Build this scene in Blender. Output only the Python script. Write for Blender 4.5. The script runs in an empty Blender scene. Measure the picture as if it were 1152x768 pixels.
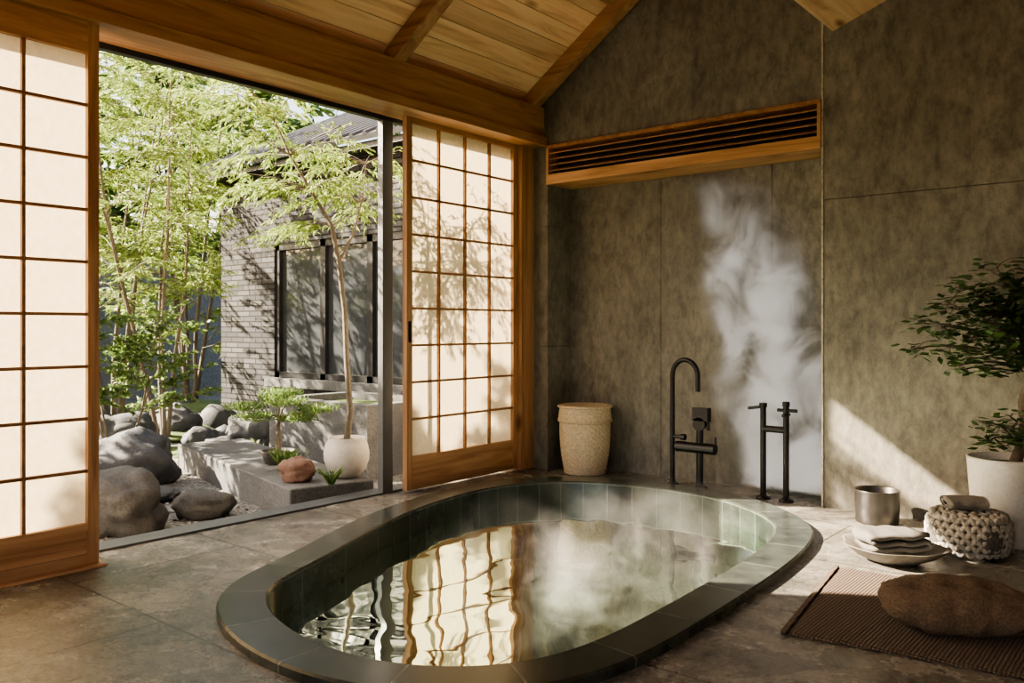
import bpy, bmesh, math, random
from mathutils import Vector, Matrix, noise, Quaternion
random.seed(7)
C = bpy.context
def R(a,b): return random.uniform(a,b)

# ---------------------------------------------------------------- materials
def new_mat(name):
    m = bpy.data.materials.new(name); m.use_nodes = True
    nt = m.node_tree
    return m, nt, nt.nodes['Principled BSDF']
def nd(nt, t, **kw):
    n = nt.nodes.new(t)
    for k, v in kw.items():
        if k in n.inputs: n.inputs[k].default_value = v
        else: setattr(n, k, v)
    return n
def ramp(nt, stops):
    r = nt.nodes.new('ShaderNodeValToRGB'); e = r.color_ramp.elements
    while len(e) < len(stops): e.new(0.5)
    for i, (p, c) in enumerate(stops):
        e[i].position = p; e[i].color = (c[0], c[1], c[2], 1)
    return r
def coords(nt, scale=(1,1,1), kind='Object'):
    tc = nt.nodes.new('ShaderNodeTexCoord'); mp = nt.nodes.new('ShaderNodeMapping')
    mp.inputs['Scale'].default_value = scale
    nt.links.new(tc.outputs[kind], mp.inputs['Vector']); return mp.outputs['Vector']
def add_bump(nt, b, h, strength=0.3, dist=0.01):
    bp = nd(nt, 'ShaderNodeBump'); bp.inputs['Strength'].default_value = strength
    bp.inputs['Distance'].default_value = dist
    nt.links.new(h, bp.inputs['Height']); nt.links.new(bp.outputs['Normal'], b.inputs['Normal'])
def mulcol(nt, a, b, fac=1.0, mode='MULTIPLY'):
    mx = nt.nodes.new('ShaderNodeMix'); mx.data_type = 'RGBA'; mx.blend_type = mode
    mx.inputs[0].default_value = fac
    nt.links.new(a, mx.inputs[6])
    if isinstance(b, tuple): mx.inputs[7].default_value = (*b, 1)
    else: nt.links.new(b, mx.inputs[7])
    return mx.outputs[2]

def wood(name, axis, dark, mid, light, rough=0.45):
    m, nt, b = new_mat(name)
    s = {'x': (0.7, 9, 9), 'y': (9, 0.7, 9), 'z': (9, 9, 0.7)}[axis]
    v = coords(nt, s)
    geo = nt.nodes.new('ShaderNodeNewGeometry')
    va = nt.nodes.new('ShaderNodeVectorMath'); va.operation = 'ADD'
    vs = nt.nodes.new('ShaderNodeMath'); vs.operation = 'MULTIPLY'; vs.inputs[1].default_value = 37
    nt.links.new(geo.outputs['Random Per Island'], vs.inputs[0])
    nt.links.new(v, va.inputs[0]); nt.links.new(vs.outputs[0], va.inputs[1])
    n = nd(nt, 'ShaderNodeTexNoise', Scale=1.6, Detail=7, Roughness=0.6, Distortion=1.0)
    nt.links.new(va.outputs[0], n.inputs['Vector'])
    r = ramp(nt, [(0.3, dark), (0.5, mid), (0.7, light)])
    nt.links.new(n.outputs['Fac'], r.inputs[0])
    rr = ramp(nt, [(0, (0.72, 0.7, 0.68)), (1, (1.1, 1.08, 1.05))])
    nt.links.new(geo.outputs['Random Per Island'], rr.inputs[0])
    col = mulcol(nt, r.outputs[0], rr.outputs[0])
    v2 = coords(nt, tuple(0.35*q if q > 1 else q*1.6 for q in s))
    vo = nd(nt, 'ShaderNodeTexVoronoi', Scale=1.1)
    nt.links.new(v2, vo.inputs['Vector'])
    kr = ramp(nt, [(0.03, (0.3, 0.2, 0.13)), (0.12, (1, 1, 1))])
    nt.links.new(vo.outputs['Distance'], kr.inputs[0])
    col = mulcol(nt, col, kr.outputs[0])
    nt.links.new(col, b.inputs['Base Color'])
    b.inputs['Roughness'].default_value = rough
    add_bump(nt, b, n.outputs['Fac'], 0.15, 0.004)
    return m
WD, WM, WL = (0.26, 0.125, 0.058), (0.45, 0.25, 0.125), (0.58, 0.36, 0.195)
wood_x = wood('cedar_x', 'x', WD, WM, WL)
wood_y = wood('cedar_y', 'y', WD, WM, WL)
wood_z = wood('cedar_z', 'z', WD, WM, WL)
wood_ceil = wood('pine_ceiling', 'y', (0.62, 0.36, 0.2), (0.9, 0.6, 0.37), (0.95, 0.72, 0.5), 0.5)
wood_dark = wood('cedar_lattice', 'y', (0.2, 0.09, 0.04), (0.36, 0.18, 0.085), (0.46, 0.25, 0.125))

def stone(name, c1, c2, c3, scale=2.0, rough=(0.6, 0.85), bump=0.25, streak=(1,1,1), speck=True):
    m, nt, b = new_mat(name)
    v = coords(nt, streak)
    n = nd(nt, 'ShaderNodeTexNoise', Scale=scale, Detail=10, Roughness=0.65, Distortion=0.3)
    nt.links.new(v, n.inputs['Vector'])
    r = ramp(nt, [(0.3, c1), (0.5, c2), (0.72, c3)])
    nt.links.new(n.outputs['Fac'], r.inputs[0])
    n2 = nd(nt, 'ShaderNodeTexNoise', Scale=scale*22, Detail=4, Roughness=0.7)
    nt.links.new(v, n2.inputs['Vector'])
    r2 = ramp(nt, [(0.32, (0.5, 0.5, 0.5)), (0.55, (1, 1, 1)), (0.75, (1.25, 1.25, 1.25))])
    nt.links.new(n2.outputs['Fac'], r2.inputs[0])
    col = mulcol(nt, r.outputs[0], r2.outputs[0], speck if isinstance(speck, float) else (0.9 if speck else 0.3))
    nt.links.new(col, b.inputs['Base Color'])
    rg = nd(nt, 'ShaderNodeMapRange'); rg.inputs[1].default_value = 0.3; rg.inputs[2].default_value = 0.7
    rg.inputs[3].default_value = rough[0]; rg.inputs[4].default_value = rough[1]
    nt.links.new(n.outputs['Fac'], rg.inputs[0]); nt.links.new(rg.outputs[0], b.inputs['Roughness'])
    ad = nd(nt, 'ShaderNodeMath', operation='ADD')
    nt.links.new(n.outputs['Fac'], ad.inputs[0]); nt.links.new(n2.outputs['Fac'], ad.inputs[1])
    add_bump(nt, b, ad.outputs[0], bump, 0.01)
    return m, nt, b, col
wall_m, nt, b, col = stone('wall_plaster', (0.105, 0.098, 0.08), (0.175, 0.163, 0.134), (0.265, 0.25, 0.208), 0.9, streak=(1.1, 1.1, 0.6), bump=0.35, speck=0.6)
nn_ = nd(nt, 'ShaderNodeTexNoise', Scale=9.0, Detail=10, Roughness=0.8, Distortion=0.3); nt.links.new(coords(nt, (1.2, 1.2, 0.6)), nn_.inputs['Vector'])
r_ = ramp(nt, [(0.36, (0.5, 0.5, 0.49)), (0.52, (1, 1, 1)), (0.7, (1.35, 1.35, 1.32))]); nt.links.new(nn_.outputs['Fac'], r_.inputs[0])
nt.links.new(mulcol(nt, col, r_.outputs[0], 0.8), b.inputs['Base Color'])
dark_m = stone('seam_dark', (0.03, 0.027, 0.022), (0.035, 0.03, 0.026), (0.04, 0.035, 0.03))[0]
edge_m = stone('edge_sunlit_pale', (0.34, 0.31, 0.26), (0.45, 0.41, 0.35), (0.55, 0.5, 0.43))[0]  # pale colour stands in for sun catching the alcove edge
rock_d = stone('rock_dark', (0.02, 0.024, 0.03), (0.045, 0.05, 0.06), (0.105, 0.112, 0.122), 3, bump=0.5)[0]
rock_w = stone('rock_warm', (0.03, 0.031, 0.033), (0.066, 0.067, 0.068), (0.13, 0.128, 0.125), 3, bump=0.5)[0]
rock_r = stone('rock_red', (0.11, 0.055, 0.038), (0.18, 0.1, 0.075), (0.25, 0.155, 0.12), 5, bump=0.4)[0]
concrete = stone('garden_concrete', (0.06, 0.064, 0.069), (0.1, 0.105, 0.11), (0.17, 0.172, 0.172), 2.5)[0]
pebble_m = stone('pale_pebble', (0.16, 0.165, 0.165), (0.24, 0.24, 0.235), (0.33, 0.325, 0.31), 1.5)[0]
wall_gard = stone('garden_wall_render', (0.1, 0.105, 0.11), (0.15, 0.155, 0.16), (0.2, 0.205, 0.2), 1.5)[0]
pot_white = stone('pot_white_clay', (0.42, 0.4, 0.36), (0.53, 0.5, 0.45), (0.6, 0.58, 0.53), 3, bump=0.08, speck=False)[0]
pot_grey = stone('pot_grey_concrete', (0.44, 0.43, 0.4), (0.52, 0.51, 0.48), (0.6, 0.59, 0.56), 3, bump=0.1, speck=False)[0]
pot_dark = stone('pot_dark_clay', (0.04, 0.038, 0.035), (0.06, 0.057, 0.053), (0.1, 0.092, 0.085), 4)[0]
soil_m = stone('soil', (0.03, 0.02, 0.013), (0.06, 0.04, 0.028), (0.1, 0.07, 0.05), 12, bump=0.6)[0]
moss_m = stone('moss', (0.025, 0.05, 0.01), (0.065, 0.11, 0.022), (0.12, 0.18, 0.045), 4, bump=0.7)[0]
bark_m = stone('bark', (0.06, 0.048, 0.035), (0.12, 0.1, 0.07), (0.21, 0.175, 0.125), 6, bump=0.5, streak=(1, 1, 0.3))[0]
bark_d = stone('bark_dark', (0.05, 0.035, 0.025), (0.1, 0.07, 0.05), (0.16, 0.12, 0.09), 6, bump=0.5)[0]
gravel_m, nt, b, _ = stone('gravel', (0.26, 0.26, 0.25), (0.38, 0.37, 0.35), (0.5, 0.485, 0.46), 3)
vo = nd(nt, 'ShaderNodeTexVoronoi', Scale=38.0); nt.links.new(coords(nt), vo.inputs['Vector'])
vr = ramp(nt, [(0.0, (1.2, 1.2, 1.2)), (0.6, (0.35, 0.35, 0.35))]); nt.links.new(vo.outputs['Distance'], vr.inputs[0])
nt.links.new(mulcol(nt, _, vr.outputs[0]), b.inputs['Base Color'])
add_bump(nt, b, vr.outputs[0], 1.0, 0.015)

# floor slabs
floor_m, nt, b, col = stone('floor_stone', (0.1, 0.092, 0.078), (0.205, 0.19, 0.162), (0.4, 0.37, 0.32), 2.6, rough=(0.1, 0.38), bump=0.4)
vo = nd(nt, 'ShaderNodeTexNoise', Scale=13.0, Detail=9, Roughness=0.75, Distortion=1.2); nt.links.new(coords(nt), vo.inputs['Vector'])
vr = ramp(nt, [(0.36, (0.4, 0.39, 0.37)), (0.5, (1, 1, 1)), (0.68, (1.4, 1.37, 1.3))]); nt.links.new(vo.outputs['Fac'], vr.inputs[0])
col = mulcol(nt, col, vr.outputs[0], 0.85)
br = nt.nodes.new('ShaderNodeTexBrick'); br.offset = 0.5
for k, v in (('Color1', (1, 1, 1, 1)), ('Color2', (0.82, 0.84, 0.86, 1)), ('Mortar', (0.3, 0.29, 0.27, 1)), ('Scale', 1.0), ('Mortar Size', 0.006), ('Brick Width', 1.5), ('Row Height', 0.8)):
    br.inputs[k].default_value = v
nt.links.new(coords(nt), br.inputs['Vector'])
nt.links.new(mulcol(nt, col, br.outputs['Color']), b.inputs['Base Color'])

def tile_mat(name, c1, c2, mortar, bw, rh, ms, rough):
    m, nt, b = new_mat(name)
    br = nt.nodes.new('ShaderNodeTexBrick'); br.offset = 0.0
    for k, v in (('Color1', (*c1, 1)), ('Color2', (*c2, 1)), ('Mortar', (*mortar, 1)), ('Scale', 1.0), ('Mortar Size', ms), ('Brick Width', bw), ('Row Height', rh)):
        br.inputs[k].default_value = v
    nt.links.new(coords(nt, kind='UV'), br.inputs['Vector'])
    n = nd(nt, 'ShaderNodeTexNoise', Scale=9.0, Detail=8, Roughness=0.65); nt.links.new(coords(nt), n.inputs['Vector'])
    r = ramp(nt, [(0.3, (0.45, 0.47, 0.45)), (0.7, (1.5, 1.5, 1.45))]); nt.links.new(n.outputs['Fac'], r.inputs[0])
    nt.links.new(mulcol(nt, br.outputs['Color'], r.outputs[0]), b.inputs['Base Color'])
    b.inputs['Roughness'].default_value = rough
    add_bump(nt, b, br.outputs['Fac'], -0.3, 0.004)
    return m
rim_m = tile_mat('tub_rim_slate', (0.026, 0.031, 0.028), (0.05, 0.056, 0.05), (0.1, 0.105, 0.098), 0.42, 10, 0.004, 0.24)
tile_m = tile_mat('tub_wall_tile', (0.018, 0.023, 0.021), (0.036, 0.044, 0.04), (0.08, 0.086, 0.08), 0.2, 0.14, 0.004, 0.25)
tubfloor_m = tile_mat('tub_floor_tile', (0.34, 0.48, 0.36), (0.38, 0.53, 0.4), (0.14, 0.22, 0.16), 0.2, 0.2, 0.005, 0.5)

brick_m, nt, b = new_mat('grey_masonry')
tc = nt.nodes.new('ShaderNodeTexCoord'); sp = nt.nodes.new('ShaderNodeSeparateXYZ'); cb = nt.nodes.new('ShaderNodeCombineXYZ')
ad = nd(nt, 'ShaderNodeMath', operation='ADD')
nt.links.new(tc.outputs['Object'], sp.inputs[0]); nt.links.new(sp.outputs[0], ad.inputs[0]); nt.links.new(sp.outputs[1], ad.inputs[1])
nt.links.new(ad.outputs[0], cb.inputs[0]); nt.links.new(sp.outputs[2], cb.inputs[1])
br = nt.nodes.new('ShaderNodeTexBrick')
for k, v in (('Color1', (0.036, 0.037, 0.041, 1)), ('Color2', (0.082, 0.083, 0.086, 1)), ('Mortar', (0.012, 0.012, 0.012, 1)), ('Scale', 1.0), ('Mortar Size', 0.009), ('Brick Width', 0.26), ('Row Height', 0.065), ('Bias', -0.1)):
    br.inputs[k].default_value = v
nt.links.new(cb.outputs[0], br.inputs['Vector']); nt.links.new(br.outputs['Color'], b.inputs['Base Color'])
b.inputs['Roughness'].default_value = 0.9; b.inputs['Specular IOR Level'].default_value = 0.2
add_bump(nt, b, br.outputs['Fac'], -0.8, 0.02)

def simple(name, col, rough=0.5, metal=0.0, nscale=0, nb=0.2, bumpdist=0.003, var=0.3):
    m, nt, b = new_mat(name)
    b.inputs['Roughness'].default_value = rough; b.inputs['Metallic'].default_value = metal
    n = nd(nt, 'ShaderNodeTexNoise', Scale=nscale or 6.0, Detail=6, Roughness=0.6)
    nt.links.new(coords(nt), n.inputs['Vector'])
    lo = tuple(c*(1-var) for c in col); hi = tuple(min(1, c*(1+var)) for c in col)
    r = ramp(nt, [(0.3, lo), (0.7, hi)]); nt.links.new(n.outputs['Fac'], r.inputs[0])
    nt.links.new(r.outputs[0], b.inputs['Base Color'])
    if nscale: add_bump(nt, b, n.outputs['Fac'], nb, bumpdist)
    return m
black_metal = simple('matte_black_metal', (0.01, 0.01, 0.011), 0.38, 0.4, var=0.1)
gun_metal = simple('dark_tin', (0.09, 0.087, 0.083), 0.35, 0.9, var=0.15)
alu = simple('grey_aluminium', (0.12, 0.125, 0.13), 0.45, 0.5, var=0.1)
win_frame = simple('window_frame_black', (0.016, 0.018, 0.02), 0.4, 0.2, var=0.1)
win_glass = simple('window_pane', (0.045, 0.05, 0.055), 0.04, 0.0, var=0.2)
roof_tile = simple('roof_tile_grey', (0.035, 0.037, 0.04), 0.6, 0, 12)
basket_m = simple('woven_rattan', (0.52, 0.43, 0.3), 0.8, 0, 60, 0.4)
knit_m = simple('knitted_wool', (0.3, 0.28, 0.245), 0.95, 0, 60, 0.6, var=0.5)
knit_core = simple('knitted_wool_core', (0.08, 0.074, 0.064), 0.95, 0, 60, 0.6, var=0.4)
towel_g = simple('towel_grey', (0.105, 0.098, 0.088), 0.95, 0, 150, 0.6)
towel_w = simple('towel_oatmeal', (0.19, 0.173, 0.15), 0.95, 0, 150, 0.6)
cushion_m = simple('cushion_brown_linen', (0.115, 0.077, 0.05), 0.95, 0, 110, 0.9, bumpdist=0.006, var=0.45)
dish_m = simple('dish_stoneware', (0.15, 0.138, 0.12), 0.5, 0, 30, 0.2)
rug_m, nt, b = new_mat('rug_woven_jute')
w1 = nd(nt, 'ShaderNodeTexWave', Scale=24.0, Distortion=1.5); w1.bands_direction = 'X'
w2 = nd(nt, 'ShaderNodeTexWave', Scale=24.0, Distortion=1.5); w2.bands_direction = 'Y'
vv = coords(nt)
nt.links.new(vv, w1.inputs['Vector']); nt.links.new(vv, w2.inputs['Vector'])
mm = nd(nt, 'ShaderNodeMath', operation='MULTIPLY'); nt.links.new(w1.outputs['Fac'], mm.inputs[0]); nt.links.new(w2.outputs['Fac'], mm.inputs[1])
rr = ramp(nt, [(0.05, (0.045, 0.031, 0.022)), (0.6, (0.185, 0.132, 0.094))]); nt.links.new(mm.outputs[0], rr.inputs[0])
nt.links.new(rr.outputs[0], b.inputs['Base Color']); b.inputs['Roughness'].default_value = 0.95
add_bump(nt, b, mm.outputs[0], 0.9, 0.008)
# paper
paper_m, nt, b = new_mat('washi_paper')
nt.nodes.remove(b); out = nt.nodes['Material Output']
df = nd(nt, 'ShaderNodeBsdfDiffuse'); tr = nd(nt, 'ShaderNodeBsdfTranslucent'); mx = nd(nt, 'ShaderNodeMixShader')
n = nd(nt, 'ShaderNodeTexNoise', Scale=30.0, Detail=5); nt.links.new(coords(nt), n.inputs['Vector'])
r = ramp(nt, [(0.3, (0.76, 0.7, 0.58)), (0.7, (0.86, 0.81, 0.7))]); nt.links.new(n.outputs['Fac'], r.inputs[0])
nt.links.new(r.outputs[0], df.inputs[0])
nt.links.new(mulcol(nt, r.outputs[0], (0.8, 0.73, 0.58)), tr.inputs[0])
mx.inputs[0].default_value = 0.29
nt.links.new(df.outputs[0], mx.inputs[1]); nt.links.new(tr.outputs[0], mx.inputs[2]); nt.links.new(mx.outputs[0], out.inputs[0])
def leafmat(name, c1, c2, t=0.45):
    m, nt, b = new_mat(name); out = nt.nodes['Material Output']
    geo = nt.nodes.new('ShaderNodeNewGeometry')
    r = ramp(nt, [(0, c1), (1, c2)]); nt.links.new(geo.outputs['Random Per Island'], r.inputs[0])
    nt.links.new(r.outputs[0], b.inputs['Base Color']); b.inputs['Roughness'].default_value = 0.5
    tr = nd(nt, 'ShaderNodeBsdfTranslucent'); mx = nd(nt, 'ShaderNodeMixShader'); mx.inputs[0].default_value = t
    nt.links.new(r.outputs[0], tr.inputs[0])
    nt.links.new(b.outputs[0], mx.inputs[1]); nt.links.new(tr.outputs[0], mx.inputs[2]); nt.links.new(mx.outputs[0], out.inputs[0])
    return m
leaf_light = leafmat('leaf_light', (0.11, 0.19, 0.035), (0.31, 0.4, 0.11))
leaf_mid = leafmat('leaf_mid', (0.06, 0.12, 0.03), (0.16, 0.235, 0.07))
leaf_dark = leafmat('leaf_dark', (0.025, 0.06, 0.018), (0.09, 0.16, 0.045), 0.25)
# water
water_m, nt, b = new_mat('water_green'); nt.nodes.remove(b); out = nt.nodes['Material Output']
tp = nd(nt, 'ShaderNodeBsdfTransparent'); tp.inputs[0].default_value = (0.62, 0.9, 0.72, 1)
dfw = nd(nt, 'ShaderNodeBsdfDiffuse'); dfw.inputs[0].default_value = (0.13, 0.27, 0.175, 1)
m1 = nd(nt, 'ShaderNodeMixShader'); m1.inputs[0].default_value = 0.6
gl = nd(nt, 'ShaderNodeBsdfGlossy'); gl.inputs['Roughness'].default_value = 0.02; gl.inputs['Color'].default_value = (0.82, 0.96, 0.85, 1)
fr = nd(nt, 'ShaderNodeFresnel'); fr.inputs['IOR'].default_value = 1.27
n = nd(nt, 'ShaderNodeTexNoise', Scale=2.6, Detail=1.5, Roughness=0.4, Distortion=0.4); nt.links.new(coords(nt), n.inputs['Vector'])
bp = nd(nt, 'ShaderNodeBump'); bp.inputs['Strength'].default_value = 0.3; bp.inputs['Distance'].default_value = 0.028
nt.links.new(n.outputs['Fac'], bp.inputs['Height'])
nt.links.new(bp.outputs[0], gl.inputs['Normal']); nt.links.new(bp.outputs[0], fr.inputs['Normal'])
m2 = nd(nt, 'ShaderNodeMixShader')
nt.links.new(tp.outputs[0], m1.inputs[1]); nt.links.new(dfw.outputs[0], m1.inputs[2])
nt.links.new(fr.outputs[0], m2.inputs[0]); nt.links.new(m1.outputs[0], m2.inputs[1]); nt.links.new(gl.outputs[0], m2.inputs[2])
nt.links.new(m2.outputs[0], out.inputs[0])

# ---------------------------------------------------------------- mesh builder
_ico = {}
def ico(sub):
    if sub not in _ico:
        bm = bmesh.new(); bmesh.ops.create_icosphere(bm, subdivisions=sub, radius=1)
        bm.verts.ensure_lookup_table()
        _ico[sub] = ([v.co.copy() for v in bm.verts], [tuple(v.index for v in f.verts) for f in bm.faces]); bm.free()
    return _ico[sub]
class MB:
    def __init__(s): s.v = []; s.f = []; s.m = []; s.sm = []; s.mats = []
    def mi(s, mat):
        if mat not in s.mats: s.mats.append(mat)
        return s.mats.index(mat)
    def add(s, vs, fs, mat, smooth=False):
        o = len(s.v); i = s.mi(mat); s.v.extend([tuple(p) for p in vs])
        for f in fs: s.f.append(tuple(a+o for a in f)); s.m.append(i); s.sm.append(smooth)
    def box(s, lo, hi, mat, M=None):
        x0, y0, z0 = lo; x1, y1, z1 = hi
        vs = [Vector(p) for p in ((x0,y0,z0),(x1,y0,z0),(x1,y1,z0),(x0,y1,z0),(x0,y0,z1),(x1,y0,z1),(x1,y1,z1),(x0,y1,z1))]
        if M is not None: vs = [M @ p for p in vs]
        s.add(vs, [(0,3,2,1),(4,5,6,7),(0,1,5,4),(1,2,6,5),(2,3,7,6),(3,0,4,7)], mat)
    def tube(s, pts, rad, mat, n=10, caps=True, smooth=True):
        pts = [Vector(p) for p in pts]
        if not isinstance(rad, (list, tuple)): rad = [rad]*len(pts)
        t = (pts[1]-pts[0]).normalized()
        u = t.orthogonal().normalized(); vs = []
        for i, p in enumerate(pts):
            if i == 0: tn = t
            elif i == len(pts)-1: tn = (pts[i]-pts[i-1]).normalized()
            else: tn = (pts[i+1]-pts[i-1]).normalized()
            q = t.rotation_difference(tn); u = (q @ u); u = (u - tn*u.dot(tn)).normalized(); t = tn
            w = t.cross(u)
            for k in range(n):
                a = 2*math.pi*k/n; vs.append(p + (u*math.cos(a)+w*math.sin(a))*rad[i])
        fs = []
        for i in range(len(pts)-1):
            for k in range(n):
                a = i*n+k; b2 = i*n+(k+1) % n; fs.append((a, b2, b2+n, a+n))
        s.add(vs, fs, mat, smooth)
        if caps:
            s.add(vs[:n], [tuple(range(n-1, -1, -1))], mat); s.add(vs[-n:], [tuple(range(n))], mat)
    def lathe(s, prof, c, mat, n=40, sx=1, sy=1, fn=None, smooth=True):
        vs = []
        for j, (r, z) in enumerate(prof):
            for k in range(n):
                a = 2*math.pi*k/n; rr = r*(1 + (fn(a, j, z) if fn else 0))
                vs.append((c[0]+rr*math.cos(a)*sx, c[1]+rr*math.sin(a)*sy, c[2]+z))
        fs = []
        for j in range(len(prof)-1):
            for k in range(n):
                a = j*n+k; b2 = j*n+(k+1) % n; fs.append((a, b2, b2+n, a+n))
        fs.append(tuple(range(n-1, -1, -1))); L = (len(prof)-1)*n; fs.append(tuple(L+k for k in range(n)))
        s.add(vs, fs, mat, smooth)
    def blob(s, c, rad, mat, k=2, amp=0.0, fr=1.5, seed=0, sub=3, M=None, flat=None, ridge=0):
        V, F = ico(sub); vs = []; off = Vector((seed*7.3, seed*3.1, seed*5.7))
        for p in V:
            d = (abs(p.x)**k+abs(p.y)**k+abs(p.z)**k)**(1.0/k); q = p/d
            a = 1
            if amp or ridge: a = 1 + amp*noise.noise(p*fr+off) + amp*0.35*noise.noise(p*fr*3+off) - ridge*abs(noise.noise(p*fr*1.7+off*2))
            q = Vector((q.x*rad[0]*a, q.y*rad[1]*a, q.z*rad[2]*a))
            if flat is not None: q.z = max(q.z, -flat)
            if M is not None: q = M @ q
            vs.append(q+Vector(c))
        s.add(vs, F, mat, True)
    def leaf(s, p, d, L, W, mat, up=None):
        d = d.normalized(); r = Vector((R(-1,1), R(-1,1), R(-1,1)))
        if up is None: w = d.cross(r)
        else:
            r = r*0.5 + up.cross(d); w = (r - d*r.dot(d))
        w = (w.normalized() if w.length > 1e-4 else Vector((1,0,0)))*W*0.5
        s.add([p, p+d*L*0.45+w, p+d*L, p+d*L*0.45-w], [(0,1,2,3)], mat)
    def make(s, name, bevel=0, parent=None):
        me = bpy.data.meshes.new(name); me.from_pydata(s.v, [], s.f)
        for m in s.mats: me.materials.append(m)
        me.polygons.foreach_set('material_index', s.m); me.polygons.foreach_set('use_smooth', s.sm)
        me.update(); ob = bpy.data.objects.new(name, me); C.collection.objects.link(ob)
        if bevel:
            b = ob.modifiers.new('bevel', 'BEVEL'); b.width = bevel; b.segments = 2; b.limit_method = 'ANGLE'
        if parent: ob.parent = parent
        return ob

# ---------------------------------------------------------------- tub outline
ctrl = [(-3.06,1.86),(-3.34,2.45),(-3.65,3.12),(-3.83,3.85),(-3.80,4.45),(-3.48,4.92),(-2.85,5.12),(-2.2,5.03),(-1.66,4.6),(-1.46,4.0),(-1.40,2.95),(-1.44,2.12),(-1.85,1.67),(-2.46,1.60)]
def catmull(P, n=14):
    o = []; N = len(P)
    for i in range(N):
        a, b, c, d = (Vector(P[(i+k-1) % N]) for k in range(4))
        for j in range(n):
            t = j/n
            o.append(0.5*((2*b)+(c-a)*t+(2*a-5*b+4*c-d)*t*t+(3*b-a-3*c+d)*t*t*t))
    return o
outer = catmull(ctrl)
for _ in range(25):
    outer = [(outer[i-1]+outer[i]*2+outer[(i+1) % len(outer)])/4 for i in range(len(outer))]
cen = sum(outer, Vector((0,0)))/len(outer)
def inset(L, d):
    o = []
    for i in range(len(L)):
        t = (L[(i+1) % len(L)]-L[i-1]).normalized(); n = Vector((t.y, -t.x))
        if n.dot(cen-L[i]) < 0: n = -n
        o.append(L[i]+n*d)
    return o
N = len(outer)
rings = [(inset(outer, 0.0), -0.03, 0), (inset(outer, 0.0), 0.028, 0), (inset(outer, 0.008), 0.036, 0), (inset(outer, 0.182), 0.036, 0), (inset(outer, 0.19), 0.03, 0),
         (inset(outer, 0.19), -0.42, 1), (inset(outer, 0.55), -0.42, 1), (inset(outer, 0.57), -0.8, 1)]
arc = [0]
for i in range(N): arc.append(arc[-1]+(outer[(i+1) % N]-outer[i]).length)
tot = arc[-1]; sc = round(tot/0.42)*0.42/tot
me = bpy.data.meshes.new('soaking_tub'); vs = []; fs = []; uvs = []; mi = []
cum = [0]
for j in range(1, len(rings)):
    cum.append(cum[-1]+math.hypot((rings[j][0][0]-rings[j-1][0][0]).length, rings[j][1]-rings[j-1][1]))
for L, z, _m in rings: vs += [(p.x, p.y, z) for p in L]
for j in range(len(rings)-1):
    for i in range(N):
        i2 = (i+1) % N
        fs.append((j*N+i, j*N+i2, (j+1)*N+i2, (j+1)*N+i)); mi.append(0 if j < 4 else (2 if j == 5 else 1))
        uvs += [(arc[i]*sc, cum[j]+1), (arc[i+1]*sc, cum[j]+1), (arc[i+1]*sc, cum[j+1]+1), (arc[i]*sc, cum[j+1]+1)]
fs.append(tuple((len(rings)-1)*N+i for i in range(N))); mi.append(2)
uvs += [(rings[-1][0][i].x, rings[-1][0][i].y) for i in range(N)]
me.from_pydata(vs, [], fs); uvl = me.uv_layers.new(name='UVMap')
for i, u in enumerate(uvs): uvl.data[i].uv = u
for m in (rim_m, tile_m, tubfloor_m): me.materials.append(m)
me.polygons.foreach_set('material_index', mi); me.update()
tub = bpy.data.objects.new('soaking_tub', me); C.collection.objects.link(tub)
bm = bmesh.new(); bm.from_mesh(me); bmesh.ops.recalc_face_normals(bm, faces=bm.faces); bm.to_mesh(me); bm.free()
wl = inset(outer, 0.192)
w = MB(); w.add([(p.x, p.y, -0.10) for p in wl], [tuple(range(N))], water_m)
wo = w.make('bath_water')
# ---------------------------------------------------------------- floor (with hole)
bm = bmesh.new()
X0, X1, Y0, Y1 = -4.2, 2.7, -1.8, 5.6
ov = [bm.verts.new((x, y, 0)) for x, y in ((X0,Y0),(X1,Y0),(X1,Y1),(X0,Y1))]
hl = inset(outer, 0.004); hv = [bm.verts.new((p.x, p.y, 0)) for p in hl]
E = [bm.edges.new((ov[i], ov[(i+1) % 4])) for i in range(4)] + [bm.edges.new((hv[i], hv[(i+1) % N])) for i in range(N)]
bmesh.ops.triangle_fill(bm, use_beauty=True, edges=E)
for f in bm.faces:
    if f.normal.z < 0: f.normal_flip()
me = bpy.data.meshes.new('floor'); bm.to_mesh(me); bm.free(); me.materials.append(floor_m)
fl = bpy.data.objects.new('floor', me); C.collection.objects.link(fl)

# ---------------------------------------------------------------- walls
AX0, AX1 = -3.9, -1.79
g = 0.004
w = MB()
for z0, z1 in ((0, .95), (.95+g, 1.88), (1.88+g, 3.4)):
    w.box((-4.2, 5.2, z0), (AX0, 5.56, z1), wall_m)
w.box((AX0+g, 5.2, 2.5), (AX1-g, 5.56, 5.4), wall_m)
w.box((AX1, 5.2, 0), (2.7, 5.56, 1.88), wall_m)
w.box((AX1, 5.2, 1.88+g), (2.7, 5.56, 5.4), wall_m)
for a, b2 in ((AX0, -3.08), (-3.08+g, -2.235), (-2.235+g, AX1)):
    w.box((a, 5.5, 0), (b2, 5.56, 2.5), wall_m)
w.box((-4.2, 5.561, -0.1), (2.7, 5.66, 5.4), dark_m)
w.make('wall_back')
w = MB(); w.box((AX1-0.006, 5.192, 0), (AX1+0.004, 5.24, 5.3), edge_m); w.make('alcove_edge_highlight')  # bright strip painted as the sunlit edge line
w = MB()
w.box((-4.3, -1.8, 0), (-4.1, -0.6, 2.75), wall_m)
w.make('wall_left')
w = MB()
w.box((2.7, -1.8, 0), (2.85, 5.66, 5.4), wall_m)
w.make('wall_right')
w = MB()
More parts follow.
